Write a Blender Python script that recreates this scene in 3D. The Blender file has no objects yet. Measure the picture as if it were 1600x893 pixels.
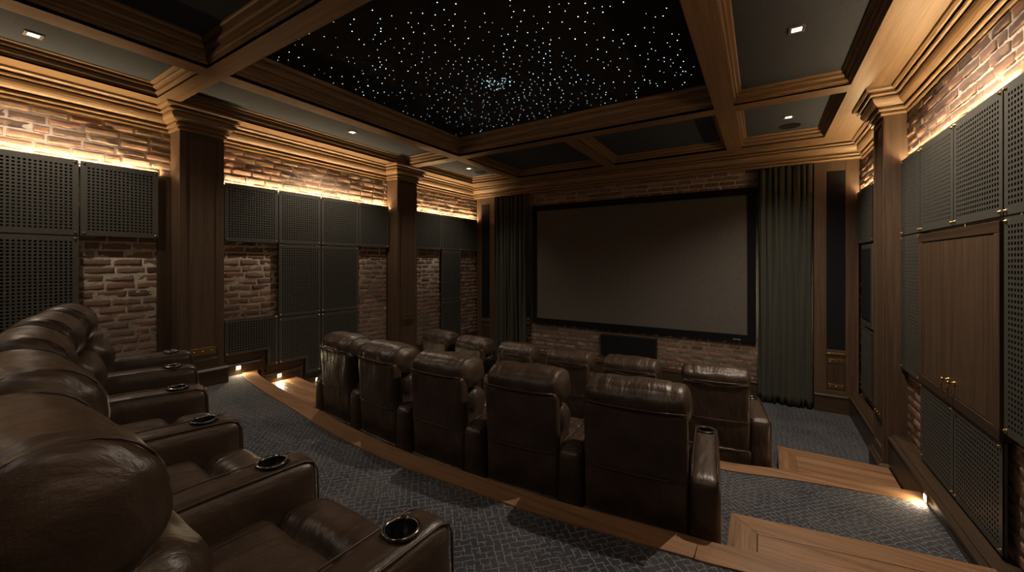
import bpy, bmesh, math, random
from mathutils import Vector, Matrix, noise

S = bpy.context.scene
C = S.collection
R = math.radians
random.seed(7)

# ------------------------------------------------------------------ camera, world, exposure
F_PX = 621.0
cam_d = bpy.data.cameras.new('camera')
cam = bpy.data.objects.new('camera', cam_d); C.objects.link(cam)
cam_d.sensor_width = 36.0; cam_d.sensor_fit = 'HORIZONTAL'
cam_d.lens = F_PX/1600*36
cam_d.shift_y = -(446.5-410.0)/1600
cam_d.clip_start = 0.02
cam.location = (0, 0, 0)
cam.rotation_euler = (R(90), 0, math.atan(390/F_PX))
S.camera = cam
w = bpy.data.worlds.new('world'); S.world = w; w.use_nodes = True
w.node_tree.nodes['Background'].inputs[0].default_value = (0.02, 0.025, 0.035, 1)
w.node_tree.nodes['Background'].inputs[1].default_value = 0.3
S.view_settings.view_transform = 'Standard'
S.view_settings.look = 'None'
S.view_settings.gamma = 1.0
S.view_settings.use_curve_mapping = False
S.view_settings.exposure = 0.12

LED_STRENGTH = 155.0
DOWN_POWER = 70.0
FILL_POWER = 18.0         # unseen fill lamps added behind the viewer
STEP_POWER = 2.4           # step lights (W)

# ------------------------------------------------------------------ layout
XL, XR, YF, YB = -5.32, 1.135, 7.10, -2.2
PL, PR = -5.24, 1.08       # faces of the acoustic panels
Z3, Z32, Z2, Z21, Z1 = -1.33, -1.52, -1.71, -1.88, -2.05
ZS = 1.60                  # underside of the beams
ZT = 1.95

# ------------------------------------------------------------------ materials
def nt(name):
    m = bpy.data.materials.new(name); m.use_nodes = True
    n = m.node_tree; b = n.nodes['Principled BSDF']
    return m, n, b
def N(n, t, **k):
    o = n.nodes.new(t)
    for a, v in k.items(): setattr(o, a, v)
    return o
def coords(n, scale=(1,1,1), rot=(0,0,0)):
    tc = N(n, 'ShaderNodeTexCoord'); mp = N(n, 'ShaderNodeMapping')
    mp.inputs['Scale'].default_value = scale; mp.inputs['Rotation'].default_value = rot
    n.links.new(tc.outputs['Object'], mp.inputs['Vector'])
    return mp.outputs['Vector']
def ramp(n, fac, stops):
    r = N(n, 'ShaderNodeValToRGB'); e = r.color_ramp.elements
    while len(e) < len(stops): e.new(0.5)
    for i, (p, c) in enumerate(stops):
        e[i].position = p; e[i].color = (*c, 1)
    n.links.new(fac, r.inputs['Fac']); return r.outputs['Color']
def bump(n, b, h, strength, dist=0.002):
    u = N(n, 'ShaderNodeBump'); u.inputs['Strength'].default_value = strength; u.inputs['Distance'].default_value = dist
    n.links.new(h, u.inputs['Height']); n.links.new(u.outputs['Normal'], b.inputs['Normal'])
    return u

def plain(name, col, rough=0.5, metal=0.0, spec=0.5):
    m, n, b = nt(name)
    tx = N(n, 'ShaderNodeTexNoise'); tx.inputs['Scale'].default_value = 60
    n.links.new(coords(n), tx.inputs['Vector'])
    c = ramp(n, tx.outputs['Fac'], [(0.3, [x*0.85 for x in col]), (0.7, [min(1, x*1.12) for x in col])])
    n.links.new(c, b.inputs['Base Color'])
    b.inputs['Roughness'].default_value = rough; b.inputs['Metallic'].default_value = metal
    b.inputs['Specular IOR Level'].default_value = spec
    return m

def wood(name, axis, c1, c2, rough=0.42, fine=1.0):
    m, n, b = nt(name)
    sc = {'x': (1.0, 38, 38), 'y': (38, 1.0, 38), 'z': (38, 38, 1.0)}[axis]
    a = N(n, 'ShaderNodeTexNoise'); a.inputs['Scale'].default_value = 1.0*fine; a.inputs['Detail'].default_value = 6; a.inputs['Distortion'].default_value = 0.6
    n.links.new(coords(n, sc), a.inputs['Vector'])
    f = N(n, 'ShaderNodeTexNoise'); f.inputs['Scale'].default_value = 6.0; f.inputs['Detail'].default_value = 3
    n.links.new(coords(n, [s*1.0 for s in sc]), f.inputs['Vector'])
    mx = N(n, 'ShaderNodeMix', data_type='FLOAT'); mx.inputs[0].default_value = 0.4
    n.links.new(a.outputs['Fac'], mx.inputs[2]); n.links.new(f.outputs['Fac'], mx.inputs[3])
    c = ramp(n, mx.outputs[0], [(0.32, c1), (0.52, [(p+q)/2 for p, q in zip(c1, c2)]), (0.68, c2)])
    n.links.new(c, b.inputs['Base Color'])
    b.inputs['Roughness'].default_value = rough
    b.inputs['Specular IOR Level'].default_value = 0.4
    bump(n, b, mx.outputs[0], 0.12, 0.001)
    return m
W1, W2 = (0.155, 0.094, 0.050), (0.29, 0.182, 0.101)
D1, D2 = (0.028, 0.018, 0.011), (0.076, 0.046, 0.027)
wood_x = wood('oak_beam_x', 'x', W1, W2); wood_y = wood('oak_beam_y', 'y', W1, W2); wood_z = wood('oak_z', 'z', W1, W2)
dark_x = wood('walnut_x', 'x', D1, D2); dark_y = wood('walnut_y', 'y', D1, D2); dark_z = wood('walnut_z', 'z', D1, D2)
cab_z = wood('walnut_door', 'z', (0.050, 0.031, 0.020), (0.120, 0.074, 0.047))
floor_x = wood('walnut_tread_x', 'x', (0.12, 0.062, 0.032), (0.37, 0.208, 0.112), 0.38, 0.45)
floor_y = wood('walnut_tread_y', 'y', (0.11, 0.058, 0.030), (0.33, 0.185, 0.100), 0.38)

# leather
def leather(name, c1, c2):
    m, n, b = nt(name)
    a = N(n, 'ShaderNodeTexNoise'); a.inputs['Scale'].default_value = 5; a.inputs['Detail'].default_value = 5
    n.links.new(coords(n), a.inputs['Vector'])
    c = ramp(n, a.outputs['Fac'], [(0.3, c1), (0.7, c2)])
    n.links.new(c, b.inputs['Base Color'])
    b.inputs['Roughness'].default_value = 0.36
    rr = N(n, 'ShaderNodeMapRange'); rr.inputs['To Min'].default_value = 0.30; rr.inputs['To Max'].default_value = 0.50
    n.links.new(a.outputs['Fac'], rr.inputs['Value']); n.links.new(rr.outputs['Result'], b.inputs['Roughness'])
    v = N(n, 'ShaderNodeTexVoronoi'); v.inputs['Scale'].default_value = 260
    n.links.new(coords(n), v.inputs['Vector'])
    wn = N(n, 'ShaderNodeTexNoise'); wn.inputs['Scale'].default_value = 9; wn.inputs['Detail'].default_value = 5; wn.inputs['Distortion'].default_value = 0.3
    n.links.new(coords(n, (2.6, 0.7, 0.9)), wn.inputs['Vector'])
    u1 = N(n, 'ShaderNodeBump'); u1.inputs['Strength'].default_value = 0.6; u1.inputs['Distance'].default_value = 0.018
    n.links.new(wn.outputs['Fac'], u1.inputs['Height'])
    u2 = N(n, 'ShaderNodeBump'); u2.inputs['Strength'].default_value = 0.12; u2.inputs['Distance'].default_value = 0.001
    n.links.new(v.outputs['Distance'], u2.inputs['Height']); n.links.new(u1.outputs['Normal'], u2.inputs['Normal'])
    n.links.new(u2.outputs['Normal'], b.inputs['Normal'])
    return m
leather_m = leather('brown_leather', (0.030, 0.0185, 0.0130), (0.062, 0.0385, 0.0270))
piping_m = plain('leather_piping', (0.045, 0.025, 0.018), 0.45)

# bricks: colour drawn per brick from a face attribute
def brick_mat():
    m, n, b = nt('tumbled_brick')
    at = N(n, 'ShaderNodeAttribute'); at.attribute_name = 'tone'; at.attribute_type = 'GEOMETRY'
    c = ramp(n, at.outputs['Fac'], [(0.0, (0.125, 0.085, 0.070)), (0.3, (0.225, 0.130, 0.098)), (0.55, (0.165, 0.120, 0.100)), (0.8, (0.27, 0.150, 0.108)), (1.0, (0.27, 0.205, 0.160))])
    a = N(n, 'ShaderNodeTexNoise'); a.inputs['Scale'].default_value = 22; a.inputs['Detail'].default_value = 8; a.inputs['Roughness'].default_value = 0.65
    n.links.new(coords(n), a.inputs['Vector'])
    mx = N(n, 'ShaderNodeMix', data_type='RGBA'); mx.blend_type = 'MIX'
    f = N(n, 'ShaderNodeMapRange'); f.inputs['From Min'].default_value = 0.57; f.inputs['From Max'].default_value = 0.85
    n.links.new(a.outputs['Fac'], f.inputs['Value']); n.links.new(f.outputs['Result'], mx.inputs[0])
    n.links.new(c, mx.inputs[6]); mx.inputs[7].default_value = (0.36, 0.29, 0.23, 1)
    n.links.new(mx.outputs[2], b.inputs['Base Color'])
    b.inputs['Roughness'].default_value = 0.9; b.inputs['Specular IOR Level'].default_value = 0.2
    bump(n, b, a.outputs['Fac'], 0.6, 0.006)
    return m
brick_m = brick_mat()
def mortar_mat():
    m, n, b = nt('mortar')
    a = N(n, 'ShaderNodeTexNoise'); a.inputs['Scale'].default_value = 30; a.inputs['Detail'].default_value = 6
    n.links.new(coords(n), a.inputs['Vector'])
    n.links.new(ramp(n, a.outputs['Fac'], [(0.3, (0.42, 0.36, 0.29)), (0.7, (0.62, 0.54, 0.45))]), b.inputs['Base Color'])
    b.inputs['Roughness'].default_value = 0.95
    bump(n, b, a.outputs['Fac'], 0.8, 0.008)
    return m
mortar_m = mortar_mat()
panel_m = plain('perforated_metal', (0.061, 0.060, 0.053), 0.45, 0.0, 0.5)
black_m = plain('black_felt', (0.006, 0.006, 0.007), 0.9)
brass_m = plain('aged_brass', (0.46, 0.33, 0.14), 0.32, 1.0)
chrome_m = plain('dark_chrome', (0.25, 0.25, 0.27), 0.18, 1.0)
cup_m = plain('cup_black', (0.008, 0.008, 0.010), 0.25)
bezel_m = plain('downlight_bezel', (0.30, 0.26, 0.22), 0.4, 0.6)

def fabric(name, c, sc=400):
    m, n, b = nt(name)
    a = N(n, 'ShaderNodeTexNoise'); a.inputs['Scale'].default_value = sc; a.inputs['Detail'].default_value = 2
    n.links.new(coords(n), a.inputs['Vector'])
    n.links.new(ramp(n, a.outputs['Fac'], [(0.3, [x*0.7 for x in c]), (0.7, [x*1.3 for x in c])]), b.inputs['Base Color'])
    b.inputs['Roughness'].default_value = 0.9; b.inputs['Specular IOR Level'].default_value = 0.2
    bump(n, b, a.outputs['Fac'], 0.3, 0.001)
    return m
ceil_m = fabric('ceiling_fabric', (0.052, 0.060, 0.076), 120)
star_m = fabric('star_fabric', (0.012, 0.011, 0.012), 120)
curtain_m = fabric('curtain_velvet', (0.047, 0.047, 0.036), 260)
curtain_m.node_tree.nodes['Principled BSDF'].inputs['Sheen Weight'].default_value = 0.08
speaker_m = fabric('speaker_cloth', (0.008, 0.008, 0.009), 500)
screen_m = plain('screen_cloth', (0.100, 0.092, 0.084), 0.85, 0, 0.2)
frame_m = fabric('screen_velvet', (0.004, 0.004, 0.005), 300)

def carpet():
    m, n, b = nt('woven_carpet')
    wob = N(n, 'ShaderNodeTexNoise'); wob.inputs['Scale'].default_value = 18; wob.inputs['Detail'].default_value = 3
    base = coords(n); n.links.new(base, wob.inputs['Vector'])
    wv = N(n, 'ShaderNodeMix', data_type='VECTOR'); wv.inputs[0].default_value = 0.022
    n.links.new(base, wv.inputs[4]); n.links.new(wob.outputs['Color'], wv.inputs[5])
    outs = []
    for k, ang in enumerate((45, -45)):
        mp = N(n, 'ShaderNodeMapping'); mp.inputs['Rotation'].default_value = (0, 0, R(ang)); mp.inputs['Scale'].default_value = (1, 1, 0)
        n.links.new(wv.outputs[1], mp.inputs['Vector'])
        br = N(n, 'ShaderNodeTexBrick'); br.offset = 0.5
        br.inputs['Scale'].default_value = 1.0; br.inputs['Brick Width'].default_value = 0.075; br.inputs['Row Height'].default_value = 0.034
        br.inputs['Mortar Size'].default_value = 0.0038; br.inputs['Mortar Smooth'].default_value = 0.6
        br.inputs['Color1'].default_value = (0, 0, 0, 1); br.inputs['Color2'].default_value = (0, 0, 0, 1); br.inputs['Mortar'].default_value = (1, 1, 1, 1)
        n.links.new(mp.outputs['Vector'], br.inputs['Vector']); outs.append(br.outputs['Fac'])
    # only patches of each direction show
    pt = N(n, 'ShaderNodeTexNoise'); pt.inputs['Scale'].default_value = 26; pt.inputs['Detail'].default_value = 2
    n.links.new(base, pt.inputs['Vector'])
    gt = N(n, 'ShaderNodeMapRange'); gt.inputs['From Min'].default_value = 0.42; gt.inputs['From Max'].default_value = 0.58
    n.links.new(pt.outputs['Fac'], gt.inputs['Value'])
    mx = N(n, 'ShaderNodeMix', data_type='FLOAT'); n.links.new(gt.outputs['Result'], mx.inputs[0])
    n.links.new(outs[0], mx.inputs[2]); n.links.new(outs[1], mx.inputs[3])
    fn = N(n, 'ShaderNodeTexNoise'); fn.inputs['Scale'].default_value = 300; fn.inputs['Detail'].default_value = 2
    n.links.new(base, fn.inputs['Vector'])
    ml = N(n, 'ShaderNodeMath', operation='MULTIPLY'); n.links.new(mx.outputs[0], ml.inputs[0]); n.links.new(fn.outputs['Fac'], ml.inputs[1])
    big = N(n, 'ShaderNodeTexNoise'); big.inputs['Scale'].default_value = 2.6; big.inputs['Detail'].default_value = 4
    n.links.new(base, big.inputs['Vector'])
    dk = ramp(n, big.outputs['Fac'], [(0.35, (0.034, 0.038, 0.052)), (0.7, (0.075, 0.076, 0.085))])
    cm = N(n, 'ShaderNodeMix', data_type='RGBA')
    fa = N(n, 'ShaderNodeMath', operation='MULTIPLY'); fa.inputs[1].default_value = 1.3; fa.use_clamp = True
    n.links.new(ml.outputs[0], fa.inputs[0]); n.links.new(fa.outputs[0], cm.inputs[0])
    n.links.new(dk, cm.inputs[6]); cm.inputs[7].default_value = (0.26, 0.255, 0.26, 1)
    n.links.new(cm.outputs[2], b.inputs['Base Color'])
    b.inputs['Roughness'].default_value = 0.95; b.inputs['Specular IOR Level'].default_value = 0.15
    ad = N(n, 'ShaderNodeMath', operation='ADD'); n.links.new(mx.outputs[0], ad.inputs[0]); n.links.new(fn.outputs['Fac'], ad.inputs[1])
    bump(n, b, ad.outputs[0], 0.7, 0.006)
    return m
carpet_m = carpet()

def emit(name, col, s, sample=True):
    m, n, b = nt(name)
    b.inputs['Base Color'].default_value = (*col, 1)
    b.inputs['Emission Color'].default_value = (*col, 1); b.inputs['Emission Strength'].default_value = s
    if not sample: m.cycles.emission_sampling = 'NONE'
    return m
WARM = (1.0, 0.71, 0.37)
led_m = emit('led_strip', WARM, LED_STRENGTH)
lens_m = emit('downlight_lens', (1.0, 0.86, 0.68), 9, False)
step_m = emit('step_light_lens', (1.0, 0.78, 0.45), 7, False)
star_e = emit('star_point', (0.62, 0.85, 1.0), 9, False)

# ------------------------------------------------------------------ mesh helpers
class MB:
    def __init__(s): s.v = []; s.f = []; s.m = []
    def add(s, vs, fs, mi=0):
        o = len(s.v); s.v += [tuple(p) for p in vs]
        for f in fs: s.f.append(tuple(i+o for i in f)); s.m.append(mi)
        return s
    def box(s, x0, x1, y0, y1, z0, z1, mi=0):
        vs = [(x, y, z) for z in (z0, z1) for y in (y0, y1) for x in (x0, x1)]
        return s.add(vs, [(0,2,3,1),(4,5,7,6),(0,1,5,4),(2,6,7,3),(0,4,6,2),(1,3,7,5)], mi)
    def prism(s, poly, z0, z1, mi=0):           # poly: counter-clockwise (x,y)
        n = len(poly)
        vs = [(x, y, z0) for x, y in poly] + [(x, y, z1) for x, y in poly]
        return s.add(vs, [tuple(range(n))[::-1], tuple(range(n, 2*n))] + [(i, (i+1) % n, (i+1) % n+n, i+n) for i in range(n)], mi)
    def tube(s, pts, r, n=8, mi=0):
        pts = [Vector(p) for p in pts]; rings = []
        for i, p in enumerate(pts):
            d = (pts[min(i+1, len(pts)-1)]-pts[max(i-1, 0)]).normalized()
            up = Vector((0, 0, 1)) if abs(d.z) < 0.9 else Vector((1, 0, 0))
            a = d.cross(up).normalized(); b_ = a.cross(d)
            rings += [p+(a*math.cos(t)+b_*math.sin(t))*r for t in [2*math.pi*k/n for k in range(n)]]
        L = len(pts)
        fs = [(i*n+k, i*n+(k+1) % n, (i+1)*n+(k+1) % n, (i+1)*n+k) for i in range(L-1) for k in range(n)]
        fs += [tuple(range(n))[::-1], tuple((L-1)*n+k for k in range(n))]
        return s.add(rings, fs, mi)
    def lathe(s, prof, c=(0,0,0), n=24, axis='z', mi=0):
        vs = []
        for r, h in prof:
            for k in range(n):
                t = 2*math.pi*k/n; a, b_ = r*math.cos(t), r*math.sin(t)
                p = (a, b_, h) if axis == 'z' else ((a, h, b_) if axis == 'y' else (h, a, b_))
                vs.append((p[0]+c[0], p[1]+c[1], p[2]+c[2]))
        L = len(prof)
        fs = [(i*n+k, i*n+(k+1) % n, (i+1)*n+(k+1) % n, (i+1)*n+k) for i in range(L-1) for k in range(n)]
        return s.add(vs, fs, mi)
    def mesh(s, name, mats, smooth=False, fix=True):
        me = bpy.data.meshes.new(name); me.from_pydata(s.v, [], s.f)
        for m in (mats if isinstance(mats, (list, tuple)) else [mats]): me.materials.append(m)
        me.polygons.foreach_set('material_index', s.m)
        if fix:
            bm = bmesh.new(); bm.from_mesh(me); bmesh.ops.recalc_face_normals(bm, faces=bm.faces); bm.to_mesh(me); bm.free()
        if smooth: me.polygons.foreach_set('use_smooth', [True]*len(me.polygons))
        me.update(); return me
    def build(s, name, mats, parent=None, smooth=False, bevel=0, loc=None, fix=True):
        return link(name, s.mesh(name, mats, smooth, fix), parent, bevel, loc)
def link(name, me, parent=None, bevel=0, loc=None):
    o = bpy.data.objects.new(name, me); C.objects.link(o)
    if parent: o.parent = parent
    if loc: o.location = loc
    if bevel:
        b = o.modifiers.new('bevel', 'BEVEL'); b.width = bevel; b.segments = 2; b.limit_method = 'ANGLE'
    return o
def thing(name, label, cat, loc=(0,0,0), rz=0, group=None):
    o = bpy.data.objects.new(name, None); C.objects.link(o); o.empty_display_size = 0.05
    o.location = loc; o.rotation_euler = (0, 0, rz); return tag(o, label, cat, group)
def tag(o, label, cat, group=None, kind=None):
    o['label'] = label; o['category'] = cat
    if group: o['group'] = group
    if kind: o['kind'] = kind
    return o
def struct(o, label=None):
    o['kind'] = 'structure'
    if label: o['label'] = label
    return o
def copy_tree(o, parent=None):
    c = o.copy(); C.objects.link(c)
    if parent: c.parent = parent
    for ch in list(o.children): copy_tree(ch, c)
    return c

def offs(path, closed, side):
    n = len(path); out = []
    P = [Vector((p[0], p[1])) for p in path]
    def nrm(a, b): d = (b-a).normalized(); return Vector((-d.y, d.x))*side
    for i in range(n):
        if closed or 0 < i < n-1:
            a = nrm(P[i-1], P[i]); b = nrm(P[i], P[(i+1) % n])
            out.append((a+b)/max(0.2, 1+a.dot(b)))
        elif i == 0: out.append(nrm(P[0], P[1]))
        else: out.append(nrm(P[-2], P[-1]))
    return P, out
def sweep(mb, path, prof, closed=False, side=1, loop=False, mis=(0, 0), m=None):
    """profile points (offset, z) carried along a path in plan, with mitred corners; mis = material for x-runs, y-runs"""
    P, O = offs(path, closed, side); n = len(P); k = len(prof)
    for i in range(n if closed else n-1):
        j = (i+1) % n; d = P[j]-P[i]
        mi = mis[0] if abs(d.x) > abs(d.y) else mis[1]
        vs = [(P[a].x+O[a].x*o, P[a].y+O[a].y*o, z) for a in (i, j) for o, z in prof]
        fs = [(q, (q+1) % k, (q+1) % k+k, q+k) for q in range(k if loop else k-1)]
        if loop and not closed:
            if i == 0: fs.append(tuple(range(k)))
            if i == n-2: fs.append(tuple(range(k, 2*k))[::-1])
        mb.add(vs, fs, mi)
    return mb

def cushion(sx, sy, sz, r, n=10, puff=(0, 0, 0), grooves=(), wr=0.0, seed=0, c=(0, 0, 0), nx=None, taper=None):
    """soft box: rounded edges, bulging faces, seams pressed in, light wrinkles"""
    hx, hy, hz = sx/2, sy/2, sz/2; idx = {}; vs = []; fs = []
    nn = (nx or n, n, n)
    def key(p): return tuple(round(a, 5) for a in p)
    def vert(p):
        k = key(p)
        if k not in idx: idx[k] = len(vs); vs.append(p)
        return idx[k]
    def curve(t): return math.sin(t*math.pi/2)*0.5+t*0.5
    for ax in range(3):
        a, b_ = [i for i in range(3) if i != ax]
        for sgn in (-1, 1):
            for i in range(nn[a]):
                for j in range(nn[b_]):
                    q = []
                    for di, dj in ((0,0),(1,0),(1,1),(0,1)):
                        p = [0, 0, 0]; p[ax] = sgn
                        p[a] = curve(2*(i+di)/nn[a]-1); p[b_] = curve(2*(j+dj)/nn[b_]-1)
                        q.append(vert(tuple(p)))
                    fs.append(tuple(q))
    out = []
    H = (hx, hy, hz)
    for p in vs:
        w_ = [p[i]*H[i] for i in range(3)]
        rr = [min(r[i] if isinstance(r, tuple) else r, H[i]*0.999) for i in range(3)]
        inner = [max(-(H[i]-rr[i]), min(H[i]-rr[i], w_[i])) for i in range(3)]
        d = [(w_[i]-inner[i])/rr[i] for i in range(3)]
        L = math.sqrt(sum(x*x for x in d)) or 1
        mxx = max(abs(x) for x in d)
        d = [x/L*mxx for x in d] if mxx > 0 else d
        q = [inner[i]+d[i]*rr[i] for i in range(3)]
        for ax in range(3):
            a, b_ = [i for i in range(3) if i != ax]
            q[ax] += p[ax]*abs(p[ax])*puff[ax]*(1-p[a]**2)*(1-p[b_]**2)
        for (ax, pos, wd, dep) in grooves:
            g = math.exp(-((q[ax]-pos)/wd)**2)*dep
            for o in range(3):
                if o != ax: q[o] -= g*max(-1, min(1, q[o]/H[o]*1.0))
        if taper:
            t = (q[2]/hz+1)/2; q[0] *= taper[0]*(1-t)+taper[1]*t
        if wr:
            v = Vector((q[0]*9+seed, q[1]*9, q[2]*14)); q = [q[i]+noise.noise(v+Vector((i*7, 0, 0)))*wr for i in range(3)]
        out.append((q[0]+c[0], q[1]+c[1], q[2]+c[2]))
    return out, fs
def rot_x(vs, ang, piv):
    cs, sn = math.cos(ang), math.sin(ang)
    return [(x, piv[0]+(y-piv[0])*cs-(z-piv[1])*sn, piv[1]+(y-piv[0])*sn+(z-piv[1])*cs) for x, y, z in vs]

# ------------------------------------------------------------------ brick walls
def brick_wall(name, mp, u0, u1, z0, z1, rects, seed, scale=1.0):
    """every brick is modelled: a tumbled face with worn edges, standing out of the mortar"""
    rnd = random.Random(seed); mb = MB(); tones = []
    BL, BH, J = 0.222*scale, 0.0775*scale, 0.014
    # mortar plane and the wall's thickness
    m8 = [mp(u0, z0, 0), mp(u1, z0, 0), mp(u1, z1, 0), mp(u0, z1, 0), mp(u0, z0, -.12), mp(u1, z0, -.12), mp(u1, z1, -.12), mp(u0, z1, -.12)]
    mb.add(m8, [(0,1,2,3), (7,6,5,4), (0,4,5,1), (1,5,6,2), (2,6,7,3), (3,7,4,0)], 1); tones += [0]*6
    NU, NV = 10, 5
    rows = int((z1-z0)/BH)+1
    for r in range(rows):
        zb = z0+r*BH
        u = u0-(r % 2)*BL/2-rnd.random()*0.03
        while u < u1:
            ln = BL*rnd.choice((0.5, 1, 1, 1, 1, 0.9, 1.08)) if rnd.random() < 0.5 else BL
            a, b_, c_, d_ = u+J/2, u+ln-J/2, zb+J/2, zb+BH-J/2
            u += ln
            a = max(a, u0+.002); b_ = min(b_, u1-.002); d_ = min(d_, z1-.002)
            if b_-a < 0.03 or d_-c_ < .02: continue
            if not any(b_ > q[0]-.05 and a < q[1]+.05 and d_ > q[2]-.03 and c_ < q[3]+.03 for q in rects): continue
            dep = (0.010 if zb > .7 else 0.0050)+rnd.uniform(-.0025, .003)*(1.3 if zb > .7 else .7); sd = rnd.random()*100
            tilt = rnd.uniform(-.006, .006); tv = rnd.uniform(-.005, .005); sk = rnd.uniform(-.004, .004)
            vs = []
            for j in range(NV+1):
                for i in range(NU+1):
                    s, t = i/NU, j/NV
                    # pull most rows towards the rim so the worn edge reads
                    s = 0.5-0.5*math.cos(math.pi*s)*abs(math.cos(math.pi*s))**0.0; t = 0.5-0.5*math.cos(math.pi*t)
                    es, et = min(s, 1-s)*(b_-a), min(t, 1-t)*(d_-c_)
                    rim = min(1, es/.007)**.55*min(1, et/.0065)**.55
                    nz = noise.noise(Vector((s*4+sd, t*2, sd)))
                    n2 = noise.noise(Vector((s*14+sd, t*6, sd*2)))
                    d = -.002+rim*(dep+.005*nz+.004*n2+tilt*(s-.5)*2+tv*(t-.5)*2)
                    wob = .0045*noise.noise(Vector((s*5+sd, t*5+9, sd)))
                    vs.append(mp(a+(b_-a)*s+wob, c_+(d_-c_)*t+wob*1.1+sk*(s-.5), d))
            fs = [(j*(NU+1)+i, j*(NU+1)+i+1, (j+1)*(NU+1)+i+1, (j+1)*(NU+1)+i) for j in range(NV) for i in range(NU)]
            mb.add(vs, fs, 0); tones += [rnd.random()]*len(fs)
    me = mb.mesh(name, [brick_m, mortar_m], True)
    at = me.attributes.new('tone', 'FLOAT', 'FACE'); at.data.foreach_set('value', tones)
    return struct(link(name, me))

mpL = lambda u, z, d: (XL+d, u, z)
mpR = lambda u, z, d: (XR-d, u, z)
mpF = lambda u, z, d: (u, YF-d, z)
brick_wall('wall_left', mpL, YB, YF, Z1, ZT, [(-.3, 1.6, .85, 1.42), (.9, 1.55, -1.0, .3), (2.0, 4.56, .85, 1.42), (2.05, 2.8, -.75, .3), (3.85, 4.55, -1.45, .3), (4.9, 6.95, .85, 1.42), (4.9, 5.85, -1.6, .3), (6.3, 6.95, -1.6, .3)], 3)
brick_wall('wall_right', mpR, YB, YF, Z1, ZT, [(1.2, 4.9, .85, 1.42), (5.1, 6.95, .85, 1.42), (4.4, 5.0, -1.75, -.9), (1.8, 3.2, -1.75, -.8), (6.5, 6.95, -1.85, .3)], 5)
brick_wall('wall_front', mpF, XL, XR, Z1, ZT, [(-4.1, .05, 1.05, 1.45), (-4.1, .05, -1.9, -1.15)], 8)
b = MB().box(XL-.12, XR+.12, YB-.12, YB, Z1, ZT); struct(b.build('wall_rear', dark_x))

# ------------------------------------------------------------------ floors: three curved carpeted levels
def smooth_curve(pts, n=8):
    out = []
    for i in range(len(pts)-1):
        p0 = pts[max(i-1, 0)]; p1 = pts[i]; p2 = pts[i+1]; p3 = pts[min(i+2, len(pts)-1)]
        for k in range(n):
            t = k/n
            out.append(tuple(0.5*((2*p1[a])+(-p0[a]+p2[a])*t+(2*p0[a]-5*p1[a]+4*p2[a]-p3[a])*t*t+(-p0[a]+3*p1[a]-3*p2[a]+p3[a])*t**3) for a in (0, 1)))
    return out+[pts[-1]]
EDGE3 = smooth_curve([(XL, 2.50), (-5.0, 2.38), (-4.3, 2.25), (-3.57, 2.14), (-2.8, 2.02), (-2.10, 1.965), (-1.41, 1.98), (-.95, 2.005), (-.32, 2.084), (-.134, 2.11), (.84, 2.30), (XR, 2.37)])
EDGE2 = smooth_curve([(XL, 4.25), (-4, 3.97), (-3, 3.83), (-2, 3.78), (-1, 3.79), (-.28, 3.85), (.16, 3.96), (.7, 4.06), (XR, 4.13)])
def edge_y(E, x):
    for (a, b_), (c_, d_) in zip(E, E[1:]):
        if a <= x <= c_: return b_+(d_-b_)*(x-a)/(c_-a)
    return E[-1][1]
NW = 0.15
b = MB().box(XL, XR, YB, YF, Z1-.1, Z1); struct(b.build('floor', carpet_m))
def level(E, z, zb):
    inner = [(x, y-.02) for x, y in E]
    poly = [(XL, YB), (XR, YB)]+inner[::-1]
    o = MB().prism(poly, zb, z).build('floor', [carpet_m]); struct(o)
    # wooden riser below and nosing on top
    mb = MB(); sweep(mb, E, [(0.0, zb), (0.0, z-.02), (.022, z-.02), (.022, zb)], side=-1, loop=True)
    sweep(mb, E, [(-.004, z-.035), (-.004, z+.004), (.0, z+.008), (NW, z+.008), (NW, z-.035)], side=-1, loop=True)
    struct(mb.build('trim_1', [floor_x, floor_y]))
level(EDGE3, Z3, Z2); level(EDGE2, Z2, Z1)

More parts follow.
